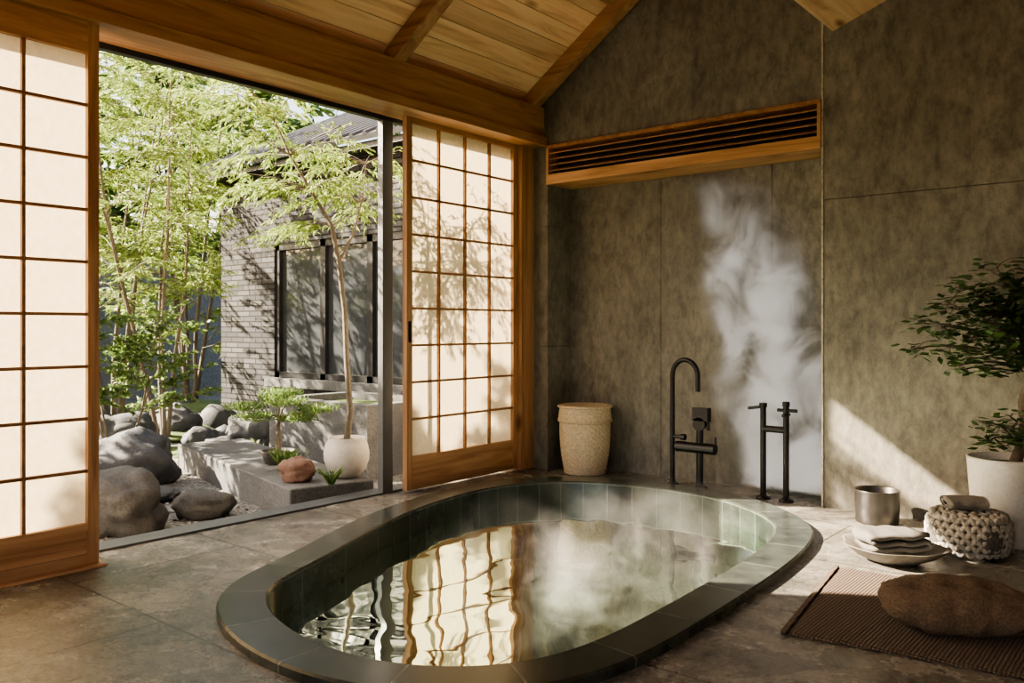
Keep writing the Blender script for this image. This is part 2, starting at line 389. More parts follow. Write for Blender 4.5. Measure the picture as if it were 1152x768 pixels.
w.box((-4.3, -1.95, 0), (-3.2, -1.8, 5.4), wall_m); w.box((2.0, -1.95, 0), (2.85, -1.8, 5.4), wall_m)
w.box((-3.2, -1.95, 0), (2.0, -1.8, 0.2), wall_m); w.box((-3.2, -1.95, 2.8), (2.0, -1.8, 5.4), wall_m)
w.make('wall_front')
w = MB()
for x in (-3.2, -0.63, 1.94): w.box((x, -1.93, 0.2), (x+0.06, -1.83, 2.8), wood_z)
for z in (0.2, 2.74): w.box((-3.2, -1.92, z), (2.0, -1.84, z+0.06), wood_x)
w.make('fill_window')  # added opening behind the camera, lets in fill light

# ---------------------------------------------------------------- roof / ceiling
SL = 0.69; th = math.atan(SL)
ex, ez = -4.05, 2.80
M = Matrix.Translation((ex, 0, ez)) @ Matrix.Rotation(-th, 4, 'Y')
w = MB(); bw = 0.155; s0 = -0.2
Ls = 3.45/math.cos(th)
while s0 < Ls:
    w.box((s0, -1.8, 0.04), (min(s0+bw-0.005, Ls), 5.55, 0.06), wood_ceil, M); s0 += bw
w.box((-0.3, -1.9, 0.061), (Ls, 5.66, 0.2), wood_ceil, M)
rx = ex+3.45; rz = ez+3.45*SL
M2 = Matrix.Translation((rx, 0, rz)) @ Matrix.Rotation(th, 4, 'Y')
s0 = 0
while s0 < 4.1:
    w.box((s0, -1.8, 0.04), (s0+bw-0.005, 5.55, 0.06), wood_ceil, M2); s0 += bw
w.box((-0.1, -1.9, 0.061), (4.2, 5.66, 0.2), wood_ceil, M2)
w.make('ceiling')
for i, yc in enumerate((5.10, 3.68, 2.30, 0.95, -0.4)):
    w = MB()
    w.box((0.05, yc-0.05, -0.07), (Ls, yc+0.05, 0.039), wood_x, M)
    w.box((0.0, yc-0.05, -0.07), (4.1, yc+0.05, 0.039), wood_x, M2)
    w.make('ceiling_rafter', 0.004)
w = MB(); w.box((1.0, -1.8, 0.0), (1.05, 5.05, 0.039), wood_y, M); w.make('ceiling_batten', 0.003)
w = MB()
MP = Matrix.Translation((-1.73, 0, 2.90)) @ Matrix.Rotation(-0.35, 4, 'Y')
w.box((0, -1.8, 0), (0.42, 5.2, 0.3), wood_ceil, MP); w.make('ceiling_beam', 0.005)
w = MB()
w.box((-4.28, -1.8, 2.57), (-3.93, 5.2, 2.80), wood_y)
w.make('trim_1', 0.006)
w = MB()
w.box((-4.24, -0.6, 2.50), (-3.90, 5.2, 2.565), wood_y)
w.box((-4.22, -0.6, 2.47), (-4.17, 5.06, 2.50), win_frame)
w.make('trim_2', 0.003)
w = MB()
w.box((-4.22, 5.04, 0), (-4.03, 5.2, 2.5), wood_z)
w.box((-4.22, -0.66, 0), (-4.05, -0.6, 2.5), wood_z)
w.make('trim_3', 0.004)
w = MB()
w.box((-4.34, -0.6, -0.2), (-4.2, 5.2, 0.006), alu)
w.box((-4.2, -0.6, -0.05), (-4.16, 5.04, 0.012), alu)
w.box((-4.04, -0.6, 0.0), (-3.90, 1.82, 0.012), wood_y)
w.make('door_track', 0.002)
w = MB()
w.box((-4.21, 3.74, 0.012), (-4.16, 3.83, 2.47), alu)
w.box((-4.25, 3.80, 0.012), (-4.212, 3.86, 2.47), win_frame)
w.make('sliding_door_frame', 0.003)

def shoji(x, y0, y1, zg, dz, rows, top, cols=4, name='shoji_screen'):
    w = MB(); t = 0.02; st = 0.05
    w.box((x-t, y0, 0.013), (x+t, y0+st, top), wood_z)
    w.box((x-t, y1-st, 0.013), (x+t, y1, top), wood_z)
    w.box((x-t+.001, y0+st, zg+dz*rows), (x+t-.001, y1-st, top), wood_y)
    w.box((x-t+.001, y0+st, zg-0.035), (x+t-.001, y1-st, zg), wood_y)
    w.box((x-t+.001, y0+st, 0.013), (x+t-.001, y1-st, 0.06), wood_y)
    w.box((x-t+.012, y0+st, 0.06), (x+t-.012, y1-st, zg-0.035), wood_y)
    cw = (y1-y0-2*st)/cols; m = 0.0075
    for i in range(1, cols): w.box((x-0.006, y0+st+cw*i-m, zg), (x+0.016, y0+st+cw*i+m, zg+dz*rows), wood_dark)
    for j in range(1, rows): w.box((x-0.005, y0+st, zg+dz*j-m), (x+0.015, y1-st, zg+dz*j+m), wood_dark)
    px = x-0.008
    w.add([(px, y0+st, zg), (px, y1-st, zg), (px, y1-st, zg+dz*rows), (px, y0+st, zg+dz*rows)], [(0,1,2,3)], paper_m)
    return w.make(name)
shoji(-4.09, 3.87, 5.04, 0.235, 0.248, 9, 2.5)
shoji(-3.965, 0.62, 1.80, 0.2, 0.24, 9, 2.5)
shoji(-3.965, -0.58, 0.615, 0.2, 0.24, 9, 2.5)
w = MB(); w.box((-4.07, 3.885, 1.0), (-4.062, 3.905, 1.14), black_metal); w.make('door_pull')

# ---------------------------------------------------------------- louvre cabinet
w = MB()
w.box((AX0, 5.18, 2.475), (AX1-.008, 5.5, 2.50), wood_dark)
w.box((AX0, 5.18, 2.20), (AX1-.008, 5.5, 2.275), wood_x)
w.box((AX0, 5.18, 2.275), (AX0+0.02, 5.5, 2.475), wood_z); w.box((AX1-0.03, 5.18, 2.275), (AX1-.008, 5.5, 2.475), wood_z)
w.box((AX0+0.02, 5.32, 2.275), (AX1-0.03, 5.5, 2.475), black_metal)
for i in range(4):
    z = 2.305+i*0.045
    ML = Matrix.Translation((0, 5.2, z)) @ Matrix.Rotation(0.5, 4, 'X')
    w.box((AX0+0.02, -0.008, -0.002), (AX1-0.03, 0.03, 0.005), wood_dark, ML)
w.make('louvre_vent', 0.001)

# ---------------------------------------------------------------- taps
w = MB()
fx, fy = -2.855, 5.26
pts = [(fx, fy, 0.012), (fx, fy, 0.3), (fx, fy, 0.76)]
for i in range(1, 15):
    a = math.pi*i/14; pts.append((fx+0.10-0.10*math.cos(a), fy-0.01*i/14, 0.76+0.115*math.sin(a)))
pts.append((fx+0.20, fy-0.01, 0.66))
w.tube(pts, 0.017, black_metal, 14)
w.lathe([(0.045,0),(0.045,0.012),(0.024,0.018),(0.02,0.04)], (fx, fy, 0), black_metal, 24)
w.tube([(fx, fy, 0.34), (fx+0.085, fy, 0.34)], 0.012, black_metal, 12)
w.tube([(fx+0.07, fy, 0.34), (fx+0.1, fy, 0.34)], 0.022, black_metal, 14)
w.tube([(fx+0.21, fy, 0.012), (fx+0.21, fy, 0.5)], 0.024, black_metal, 16)
w.lathe([(0.05,0),(0.05,0.012),(0.028,0.02),(0.024,0.04)], (fx+0.21, fy, 0), black_metal, 24)
w.tube([(fx+0.04, fy-0.01, 0.275), (fx+0.33, fy-0.01, 0.275)], 0.036, black_metal, 20)
w.tube([(fx+0.215, fy, 0.44), (fx+0.215, fy-0.03, 0.44)], 0.045, black_metal, 20)
w.box((fx+0.165, fy-0.03, 0.46), (fx+0.28, fy+0.03, 0.55), black_metal)
w.tube([(fx+0.27, fy, 0.46), (fx+0.27, fy, 0.40)], 0.012, black_metal, 12)
w.tube([(fx+0.33, fy-0.01, 0.275), (fx+0.33, fy-0.01, 0.36)], 0.008, black_metal, 10)
w.make('bath_filler_tap', 0.002)
w = MB(); vy = 5.20; va_, vb_ = -2.17, -2.02
for x, h in ((va_, 0.59), (vb_, 0.60)):
    w.tube([(x, vy, 0.012), (x, vy, h)], 0.019, black_metal, 16)
    w.lathe([(0.045,0),(0.045,0.012),(0.026,0.02),(0.019,0.035)], (x, vy, 0), black_metal, 24)
w.tube([(va_-.10, vy, 0.575), (va_+.02, vy, 0.595)], 0.010, black_metal, 10)
w.tube([(va_, vy, 0.59), (va_, vy, 0.615)], 0.025, black_metal, 16)
w.tube([(vb_-.055, vy, 0.575), (vb_+.07, vy, 0.575)], 0.011, black_metal, 12)
w.tube([(vb_, vy-.05, 0.545), (vb_, vy+.05, 0.545)], 0.011, black_metal, 12)
w.tube([(vb_, vy, 0.60), (vb_, vy, 0.63)], 0.023, black_metal, 16)
w.tube([(va_, vy, 0.45), (vb_, vy, 0.45)], 0.022, black_metal, 16)
w.make('shower_valve')

# ---------------------------------------------------------------- basket
w = MB(); bc = (-3.60, 5.27, 0.0)
prof = [(0.145, 0.0), (0.155, 0.004)]
nr = 44
for i in range(nr+1):
    z = 0.01+0.40*i/nr; r = 0.155+0.035*math.sin(min(1, i/nr*1.3)*math.pi*0.5) - (0.012 if i > nr-3 else 0); prof.append((r, z))
w.lathe(prof, bc, basket_m, 150, fn=lambda a, j, z: 0.026*math.sin(a*24+j*math.pi/2*1.0)*(1 if j > 1 else 0))
prof = [(0.192, 0.40), (0.2, 0.405)]
for i in range(12): prof.append((0.2-0.001*i, 0.41+i*0.008))
prof += [(0.185, 0.512), (0.165, 0.515), (0.15, 0.505), (0.02, 0.50)]
w.lathe(prof, bc, basket_m, 150, fn=lambda a, j, z: 0.02*math.sin(a*30+j*math.pi/2) if j < 14 else 0)
for zz in (0.4, 0.505):
    ring = [(bc[0]+0.2*math.cos(t*math.pi/24), bc[1]+0.2*math.sin(t*math.pi/24), zz+0.002*math.sin(t*3)) for t in range(49)]
    w.tube(ring, 0.009, basket_m, 8)
w.make('woven_basket')

# ---------------------------------------------------------------- right-hand objects
w = MB(); c = (-1.41, 4.98, 0)
w.lathe([(0.108,0),(0.114,0.006),(0.118,0.09),(0.12,0.178),(0.124,0.184),(0.119,0.186),(0.114,0.178),(0.11,0.012),(0.01,0.012)], c, gun_metal, 48)
w.make('metal_bath_pail')
w = MB(); c = (-1.12, 4.20, 0)
w.lathe([(0.09,0),(0.1,0.004),(0.15,0.03),(0.20,0.072),(0.205,0.076),(0.198,0.076),(0.145,0.042),(0.08,0.022),(0.005,0.02)], c, dish_m, 56, sx=1.15, sy=0.95, fn=lambda a, j, z: 0.06*math.sin(3*a+0.5)+0.03*math.sin(7*a) if z > .02 else 0)
w.make('stoneware_dish')
def folded(w, c, L, W, H, layers, rz_, mat, seed):
    Mx = Matrix.Rotation(rz_, 3, 'Z'); t = H/layers; prof = []
    n = 14
    for i in range(layers):
        xs = [(-1+2*k/n)*L for k in range(n+1)]
        if i % 2: xs = xs[::-1]
        for x in xs: prof.append((x, t*(i+.5)+0.002*math.sin(x*40+i)))
        if i < layers-1:
            sg = 1 if i % 2 == 0 else -1
            for a in (-.9,-.45,0,.45,.9): prof.append((sg*(L+math.cos(a)*t*.5), t*(i+1)+math.sin(a)*t*.5))
    h = t*0.46; ny = 10; vs = []; m_ = len(prof)
    nrm = []
    for i in range(m_):
        a = Vector(prof[max(0, i-1)]); b_ = Vector(prof[min(m_-1, i+1)]); d = (b_-a).normalized(); nrm.append(Vector((-d.y, d.x)))
    for sgn in (1, -1):
        for i in range(m_):
            for j in range(ny+1):
                y = (-1+2*j/ny)*W; e = 1-0.35*abs(-1+2*j/ny)**6
                x = prof[i][0]+nrm[i].x*h*sgn*e; z = prof[i][1]+nrm[i].y*h*sgn*e
                wv = 0.014*noise.noise(Vector((x*12+seed, y*12, i*.02)))
                vs.append(Mx @ Vector((x+wv, y*(1+0.05*math.sin(i*.8)), z+wv*.8))+Vector(c))
    fs = []; S = m_*(ny+1)
    for i in range(m_-1):
        for j in range(ny):
            a = i*(ny+1)+j; fs.append((a, a+1, a+ny+2, a+ny+1)); fs.append((S+a+ny+1, S+a+ny+2, S+a+1, S+a))
        a = i*(ny+1); fs.append((a, a+ny+1, S+a+ny+1, S+a)); a += ny; fs.append((S+a, S+a+ny+1, a+ny+1, a))
    for j in range(ny):
        fs.append((j, S+j, S+j+1, j+1)); a = (m_-1)*(ny+1)+j; fs.append((a+1, S+a+1, S+a, a))
    w.add(vs, fs, mat, True)
w = MB()
folded(w, (c[0]-0.01, c[1]+0.01, 0.057), 0.13, 0.095, 0.085, 3, 0.75, towel_g, 1)
w.make('folded_towel')
w = MB(); pc = Vector((-0.87, 4.57, 0))
w.blob(pc+Vector((0, 0, 0.105)), (0.178, 0.178, 0.102), knit_core, k=3, sub=3, flat=0.104)
NR = 6
for j in range(NR):
    t = (j+.5)/NR; z = 0.02+0.18*t; rr = 0.183-0.035*abs(2*t-1)**3
    nn = 26
    for i in range(nn):
        a = 2*math.pi*(i+0.5*(j % 2))/nn
        for sgn in (-1, 1):
            aa = a+sgn*0.055
            Mx = Matrix.Rotation(aa, 3, 'Z') @ Matrix.Rotation(sgn*0.65, 3, 'X')
            w.blob(pc+Vector((rr*math.cos(aa), rr*math.sin(aa), z)), (0.013, 0.013, 0.026), knit_m, sub=2, M=Mx)
for j, rr in enumerate((0.15, 0.118, 0.085, 0.05)):
    nn = int(rr*140)
    for i in range(nn):
        a = 2*math.pi*i/nn; Mx = Matrix.Rotation(a+0.5*(1 if j % 2 else -1), 3, 'Z')
        w.blob(pc+Vector((rr*math.cos(a), rr*math.sin(a), 0.198+j*0.002)), (0.014, 0.026, 0.012), knit_m, sub=2, M=Mx)
w.make('knitted_pouf')
w = MB(); ang = 0.62; axd = Vector((math.cos(ang), math.sin(ang), 0)); sd_ = Vector((-math.sin(ang), math.cos(ang), 0))
base = pc+Vector((-0.02, 0, 0.247)); vs = []; turns = 2.6; m_ = 60; ny = 12
for j in range(ny+1):
    l = (-1+2*j/ny)*0.09
    for sgn in (0, 1):
        for i in range(m_+1):
            a = 2*math.pi*turns*i/m_; rr = 0.006+0.028*i/m_+(0.009 if sgn else 0)
            rr *= 1+0.22*noise.noise(Vector((l*18, a*.5, 2)))
            vs.append(base+axd*(l*(1+0.06*math.sin(a)))+sd_*(math.cos(a)*rr*1.5)+Vector((0, 0, math.sin(a)*rr*0.82)))
fs = []; Q = (m_+1)*2
for j in range(ny):
    for sgn in (0, 1):
        for i in range(m_):
            a = j*Q+sgn*(m_+1)+i; fs.append((a, a+1, a+1+Q, a+Q))
for j in (0, ny):
    for i in range(m_):
        a = j*Q+i; fs.append((a, a+1, a+m_+2, a+m_+1))
w.add(vs, fs, towel_w, True); w.make('rolled_towel')
# rug
w = MB()
nx, ny = 60, 44; RW, RH = 1.6, 0.97
ra = 0.133; ux, uy = Vector((math.cos(ra), math.sin(ra))), Vector((math.sin(ra), -math.cos(ra))); rc = Vector((-1.28, 3.90))
def rp(s, t): return rc+ux*s+uy*t
vs = []; fs = []
for j in range(ny+1):
    for i in range(nx+1):
        s_, t_ = RW*i/nx, RH*j/ny
        edge = min(i, nx-i, j, ny-j)
        p = rp(s_+0.006*noise.noise(Vector((t_*6, 1, 0))), t_+0.008*noise.noise(Vector((s_*5, 4, 0))))
        vs.append((p.x, p.y, (0.004 if edge == 0 else 0.012)+0.004*abs(noise.noise(Vector((s_*4, t_*4, 0))))))
for j in range(ny):
    for i in range(nx): a = j*(nx+1)+i; fs.append((a, a+nx+1, a+nx+2, a+1))
w.add(vs, fs, rug_m, True)
for j in range(ny*3):
    t_ = RH*j/(ny*3); p = rp(0.01, t_); q = rp(-0.012, t_+.004)
    w.tube([(p.x, p.y, 0.012), (q.x, q.y, 0.006)], 0.006, rug_m, 6)
w.make('woven_rug')
# cushion
w = MB(); V, F = ico(6); vs = []
Mx = Matrix.Rotation(0.45, 3, 'Z')
for p in V:
    k = 3.0; d = (abs(p.x)**k+abs(p.y)**k+abs(p.z)**2.2)**(1/k); q = p/d
    a = 1+0.05*noise.noise(p*1.7+Vector((3,1,0)))
    for tx in (-0.5, -0.02, 0.46):
        dd = (q.x-tx)**2+(q.y*0.8+0.12)**2
        if q.z > 0: q.z *= 1-0.38*math.exp(-dd*26)
        a -= 0.05*math.exp(-((q.x-tx-0.15*q.y)**2)*120)*min(1, abs(q.y))
    rad_ = math.atan2(q.y, q.x)
    a -= 0.03*abs(math.sin(rad_*7+3*noise.noise(p*1.3)))*min(1, 1.2*(q.x*q.x+q.y*q.y))
    a -= 0.035*abs(noise.noise(Vector((p.x*5, p.y*2, p.z*2.5))))
    co = Vector((q.x*0.265*a, q.y*0.165*a, q.z*0.097*a*(1-0.12*(q.x*q.x)))); co.z = max(co.z, -0.078)
    vs.append(Mx @ co + Vector((-0.68, 3.37, 0.096)))
w.add(vs, F, cushion_m, True)
w.make('floor_cushion')

# ---------------------------------------------------------------- plants
def branch_path(p, d, L, n, droop=0.0, wob=0.15):
    pts = [Vector(p)]; d = Vector(d).normalized()
    for i in range(n):
        d = (d+Vector((R(-wob,wob), R(-wob,wob), R(-wob,wob)-droop))).normalized(); pts.append(pts[-1]+d*L/n)
    return pts
w = MB(); c = Vector((-0.76, 4.93, 0))
w.lathe([(0.15,0),(0.155,0.01),(0.185,0.42),(0.188,0.435),(0.172,0.438),(0.168,0.40),(0.01,0.395)], c, pot_grey, 56)
w.lathe([(0.166,0.39),(0.12,0.405),(0.0,0.41)], c, soil_m, 30)
tr = [c+Vector((0.03,0,0.40)), c+Vector((0.08,0.0,0.55)), c+Vector((0.07,-0.01,0.72)), c+Vector((0.11,0.0,0.9)), c+Vector((0.08,-0.02,1.1)), c+Vector((0.02,-0.03,1.25)), c+Vector((0.03,-0.03,1.36))]
w.tube(tr, [0.03,0.026,0.023,0.02,0.016,0.012,0.006], bark_d, 10)
def clump(w, start, end, n, spread, mat, LL, WW, twig=0.004, up=None):
    start = Vector(start); end = Vector(end)
    pts = [start.lerp(end, t/6)+Vector((R(-.015,.015), R(-.015,.015), 0.04*math.sin(t/6*math.pi))) for t in range(7)]
    w.tube(pts, [twig*2.2*(1-0.12*i) for i in range(7)], bark_d, 6)
    for i in range(n):
        t = R(0.25, 1.05); p = start.lerp(end, t); off = Vector((R(-1,1), R(-1,1), R(-0.45,0.6)))*spread
        q = p+off
        if q.y > 5.14: q.y = 5.13
        dd = (off+Vector((R(-.4,.4), R(-.4,.4), -spread*0.6))).normalized()
        L_ = LL*R(0.7,1.2)
        if q.y+dd.y*L_ > 5.16: dd.y = -abs(dd.y)
        w.leaf(q, dd, L_, WW*R(0.8,1.2), mat, up=up)
        if i % 5 == 0: w.tube([p, p.lerp(q, .6)+Vector((0,0,.01)), q], [0.003, 0.002, 0.0015], bark_d, 4)
Z = Vector((0,0,1))
for e, n, sp in (((-1.15,4.68,0.99), 110, .07), ((-1.13,4.80,1.12), 130, .09), ((-0.98,4.72,1.22), 150, .10), ((-0.96,4.86,1.33), 120, .10), ((-0.78,4.75,1.40), 150, .11),
                 ((-0.55,4.75,1.3), 200, .13), ((-0.5,4.8,1.1), 200, .13), ((-0.74,4.64,1.10), 130, .10), ((-0.94,4.62,0.90), 90, .06), ((-0.62,4.9,1.42), 150, .11), ((-0.86,4.78,1.26), 120, .10)):
    s = c+Vector((0.08, -0.01, R(0.85, 1.1))); clump(w, s, e, n, sp, leaf_dark, 0.065, 0.034, up=Z)
for e, n in (((-0.86,4.8,0.62), 60), ((-0.82,4.72,0.52), 50), ((-0.62,4.75,0.6), 70), ((-0.72,4.74,0.68), 45)):
    clump(w, c+Vector((0.05,0,0.5)), e, n, 0.055, leaf_dark, 0.055, 0.028, up=Z)
w.make('potted_indoor_tree')

def garden_tree(name, base, stems, H, spread, nb, nt_, nl, mat, LL, WW, lean=(0,0), zlow=0.3, r0=0.05, droop=0.12, bark=bark_m, fan=(0.08,0.2), maxy=None):
    w = MB()
    for s_ in range(stems):
        a = 2*math.pi*s_/max(1, stems)+R(-.5,.5); k = R(*fan) if stems > 1 else 0.03
        d = Vector((math.cos(a)*k+lean[0], math.sin(a)*k+lean[1], 1))
        h = H*R(0.8,1.05)
        path = branch_path(Vector(base)+Vector((math.cos(a)*0.06*(stems > 1), math.sin(a)*0.06*(stems > 1), 0)), d, h, 12, -0.03, 0.07)
        rad = [r0*(1-0.07*i)*(0.7 if stems > 1 else 1) for i in range(13)]
        w.tube(path, rad, bark, 8)
        for b_ in range(nb):
            t = zlow+(1-zlow)*(b_+R(0,1))/nb; i = min(11, int(t*12)); p = path[i].lerp(path[i+1], t*12-i)
            a2 = R(0, 2*math.pi); bl = spread*R(0.5,1.0)*(1.15-0.6*t)
            bp_ = branch_path(p, (math.cos(a2), math.sin(a2), R(0.3,0.9)), bl, 6, droop*0.5, 0.15)
            w.tube(bp_, [rad[i]*0.3*(1-0.13*j) for j in range(7)], bark, 5)
            for q_ in range(nt_):
                tt = R(0.2,1.0)*6; j = min(5, int(tt)); q = bp_[j].lerp(bp_[j+1], tt-j)
                a3 = a2+R(-1.3,1.3); tl = R(0.25,0.5)*spread*0.55
                tp_ = branch_path(q, (math.cos(a3), math.sin(a3), R(-0.1,0.5)), tl, 4, droop, 0.15)
                if maxy and max(v_.y for v_ in tp_) > maxy: continue
                w.tube(tp_, [0.004,0.0035,0.003,0.002,0.001], bark, 3, caps=False)
                for l_ in range(nl):
                    u = R(0.05,1.0)*4; j2 = min(3, int(u)); lp = tp_[j2].lerp(tp_[j2+1], u-j2)
                    dv = (tp_[j2+1]-tp_[j2]).normalized()+Vector((R(-.8,.8), R(-.8,.8), R(-.8,.3)))
                    w.leaf(lp, dv, LL*R(.6,1.2), WW*R(.7,1.2), mat)
    return w.make(name)
garden_tree('garden_tree', (-8.6,4.6,-0.1), 5, 4.4, 1.4, 10, 12, 26, leaf_light, 0.085, 0.014, lean=(0.0,-0.02), zlow=.36, maxy=5.7, r0=.036)
garden_tree('garden_tree', (-9.7,4.6,-0.1), 5, 4.7, 1.6, 10, 12, 26, leaf_light, 0.09, 0.016, lean=(0.0,-0.03), zlow=.3, maxy=5.7, r0=.04)
garden_tree('garden_tree', (-11.2,6.4,-0.1), 5, 4.8, 1.8, 10, 12, 22, leaf_light, 0.13, 0.025, zlow=.2)
garden_tree('shade_bamboo', (-8.1,2.75,-0.15), 5, 4.2, 0.95, 9, 9, 20, leaf_light, 0.13, 0.024, zlow=.3, r0=.03, fan=(.02,.1))  # added to dapple the shoji and shade the kerb
garden_tree('maple_shrub', (-7.45,3.55,-0.14), 4, 1.35, 0.85, 8, 11, 22, leaf_mid, 0.055, 0.026, lean=(0.0,0.08), r0=0.02, droop=0.05, fan=(.2,.5))
for p in ((-19.6,3.0), (-19.0,7.0), (-19.2,11.0), (-20.4,5.0), (-19.5,15)):
    garden_tree('background_tree', (p[0], p[1], -0.1), 5, 7.6, 3.4, 11, 12, 13, leaf_mid, 0.4, 0.15, zlow=0.1, r0=.1, fan=(.1,.3))
# potted slender tree on the kerb
w = MB(); pc = Vector((-4.60, 3.80, 0.06))
w.lathe([(0.07,0),(0.085,0.004),(0.13,0.05),(0.155,0.12),(0.158,0.17),(0.145,0.23),(0.125,0.262),(0.13,0.275),(0.118,0.275),(0.112,0.25),(0.01,0.245)], pc, pot_white, 48)
w.lathe([(0.115,0.245),(0.05,0.262),(0,0.265)], pc, soil_m, 24)
path = [pc+Vector(q) for q in ((0,0,0.25),(0.015,0.02,0.45),(-0.01,0.01,0.8),(-0.02,0.0,1.15),(-0.06,-0.02,1.5),(-0.1,-0.05,1.75),(-0.22,-0.14,2.0),(-0.35,-0.22,2.25),(-0.42,-0.3,2.5))]
w.tube(path, [0.024,0.021,0.019,0.018,0.017,0.015,0.012,0.009,0.005], bark_m, 10)
w.tube([path[4], path[4]+Vector((0.01,0.12,0.2)), path[4]+Vector((-0.05,0.25,0.45)), path[4]+Vector((-0.12,0.35,0.75))], [0.012,0.01,0.007,0.004], bark_m, 8)
for i in range(46):
    p = random.choice(path[5:]+[path[4]+Vector((-0.05,0.25,0.45)), path[4]+Vector((-0.12,0.35,0.75))]); a2 = R(0, 6.28)
    bp_ = branch_path(p, (math.cos(a2)-0.4, math.sin(a2), R(0.2,0.8)), R(0.3,0.75), 6, 0.08, 0.15)
    bp_ = [Vector((min(q.x, -4.5), q.y, q.z)) for q in bp_]
    w.tube(bp_, [0.006*(1-0.13*j) for j in range(7)], bark_m, 5)
    for q_ in range(11):
        tt = R(1,5.99); j = int(tt); q = bp_[j].lerp(bp_[j+1], tt-j); a3 = a2+R(-1.5,1.5)
        tp_ = branch_path(q, (math.cos(a3)-.2, math.sin(a3), R(-0.3,0.3)), R(0.12,0.28), 4, 0.15, 0.15)
        for l_ in range(20):
            u = R(0,3.99); j2 = int(u); lp = tp_[j2].lerp(tp_[j2+1], u-j2)
            if lp.x > -4.48: continue
            w.leaf(lp, (tp_[j2+1]-tp_[j2]).normalized()+Vector((R(-.7,.5), R(-.7,.7), R(-.8,.2))), 0.055*R(.6,1.2), 0.009, leaf_light)
w.make('potted_slender_tree')
# unseen hedge added to block sun from the bath
w = MB()
hc = Vector((-8.2, 0.5, 1.74))
w.blob(hc, (0.7, 1.2, 1.90), leaf_mid, k=3, amp=0.12, fr=2.5, sub=5)
for i in range(6000):
    d = Vector((R(-1,1), R(-1,1), R(-1,1))).normalized(); k=3
    q = d/((abs(d.x)**k+abs(d.y)**k+abs(d.z)**k)**(1/k)); f_ = R(0.97,1.1)
    w.leaf(hc+Vector((q.x*0.7*f_, q.y*1.2*f_, q.z*1.90*f_)), d+Vector((R(-.7,.7), R(-.7,.7), R(-.9,.4))), 0.14, 0.05, leaf_mid)
w.tube([(-8.2,.55,-.15), (-8.2,.5,1.0)], 0.12, bark_m)
w.make('sun_block_hedge')
# bonsai on kerb
w = MB(); pc = Vector((-5.45, 3.84, 0.06))
w.lathe([(0.09,0),(0.1,0.004),(0.13,0.09),(0.135,0.1),(0.122,0.1),(0.118,0.085),(0.01,0.085)], pc, pot_dark, 32)
w.lathe([(0.118,0.08),(0,0.1)], pc, moss_m, 20)
w.tube([pc+Vector(q) for q in ((0,0,.09),(0.03,-.02,.18),(-.02,.01,.28),(.02,0,.38))], [0.022,.018,.014,.008], bark_m, 8)
for e in ((-.28,-.1,.40), (.26,.16,.40), (0.02,0,.52), (-.15,.1,.46), (.16,-.05,.46), (-.1,-.14,.34), (.14,.1,.33)):
    s = pc+Vector((0,0,R(.25,.36))); e = pc+Vector(e)
    w.tube([s, s.lerp(e,.5)+Vector((0,0,.02)), e], [.009,.007,.003], bark_m, 6)
    for i in range(420):
        p = e+Vector((R(-1,1)*.13, R(-1,1)*.12, R(-.4,1)*.035)); w.leaf(p, Vector((R(-1,1), R(-1,1), R(0,1.2))), .055, .009, leaf_mid)
w.make('bonsai_pine')
w = MB(); gc = Vector((-4.42, 3.52, 0.062))
for i in range(50):
    a = R(0,6.28); p = gc+Vector((R(-.02,.02), R(-.02,.02), 0)); L_ = R(.06,.13)
    pth = branch_path(p, (math.cos(a)*.4, math.sin(a)*.4, 1), L_, 4, .18, .05)
    for j in range(4): w.leaf(pth[j], pth[j+1]-pth[j], L_/4*1.8, .012, leaf_mid)
w.make('grass_tuft')
w = MB(); gc = Vector((-5.12, 3.68, 0.06))
for i in range(110):
    a = R(0,6.28); p = gc+Vector((R(-.05,.05), R(-.05,.05), 0)); L_ = R(.08,.16)
    pth = branch_path(p, (math.cos(a)*.4, math.sin(a)*.4, 1), L_, 4, .12, .05)
    for j in range(4): w.leaf(pth[j], pth[j+1]-pth[j], L_/4*2, .018, leaf_mid)
w.make('garden_fern')

# ---------------------------------------------------------------- garden ground and hardscape
GZ = -0.15
w = MB(); n_ = 60; vs = []; fs = []
for j in range(n_+1):
    for i in range(n_+1):
        x = -24+19.66*i/n_; y = -6+26.0*j/n_
        h = GZ+0.02*noise.noise(Vector((x*.8, y*.8, 0)))
        if x > -8.0: h = min(h, GZ+0.02)
        vs.append((x, y, h))
for j in range(n_):
    for i in range(n_): a = j*(n_+1)+i; fs.append((a, a+1, a+n_+2, a+n_+1))
w.add(vs, fs, gravel_m, True); w.make('garden_ground')
w = MB()
w.blob((-9.3,5.0,-0.14), (0.9,0.5,0.15), moss_m, amp=.25, sub=4, seed=4)
w.blob((-7.7,4.35,-0.14), (0.35,0.22,0.07), moss_m, amp=.25, sub=4, seed=5)
w.blob((-11.5,6.3,-0.1), (1.0,0.9,0.16), moss_m, amp=.25, sub=4, seed=6)
w.make('moss_mound')
def rock(name, x, y, r, h, mat, seed, rz_=0, z=GZ, asp=0.75):
    w = MB(); Mx = Matrix.Rotation(rz_, 3, 'Z')
    w.blob((x, y, z+h*0.42), (r, r*asp, h*0.58), mat, k=2.4, amp=0.3, fr=1.3, seed=seed, sub=4, M=Mx, flat=h*0.44, ridge=0.12)
    return w.make(name)
rock('garden_boulder', -6.55, 3.22, .36, .43, rock_d, 1, .7)
rock('garden_boulder', -5.12, 2.46, .26, .37, rock_w, 2, .9, asp=.85)
rock('garden_boulder', -8.3, 3.95, .36, .42, rock_d, 3, .6)
rock('garden_boulder', -5.85, 3.02, .2, .11, rock_d, 4, .6)
rock('garden_boulder', -5.08, 3.0, .19, .19, rock_w, 5, .5)
rock('garden_boulder', -7.2, 2.95, .26, .26, rock_d, 6, .5)
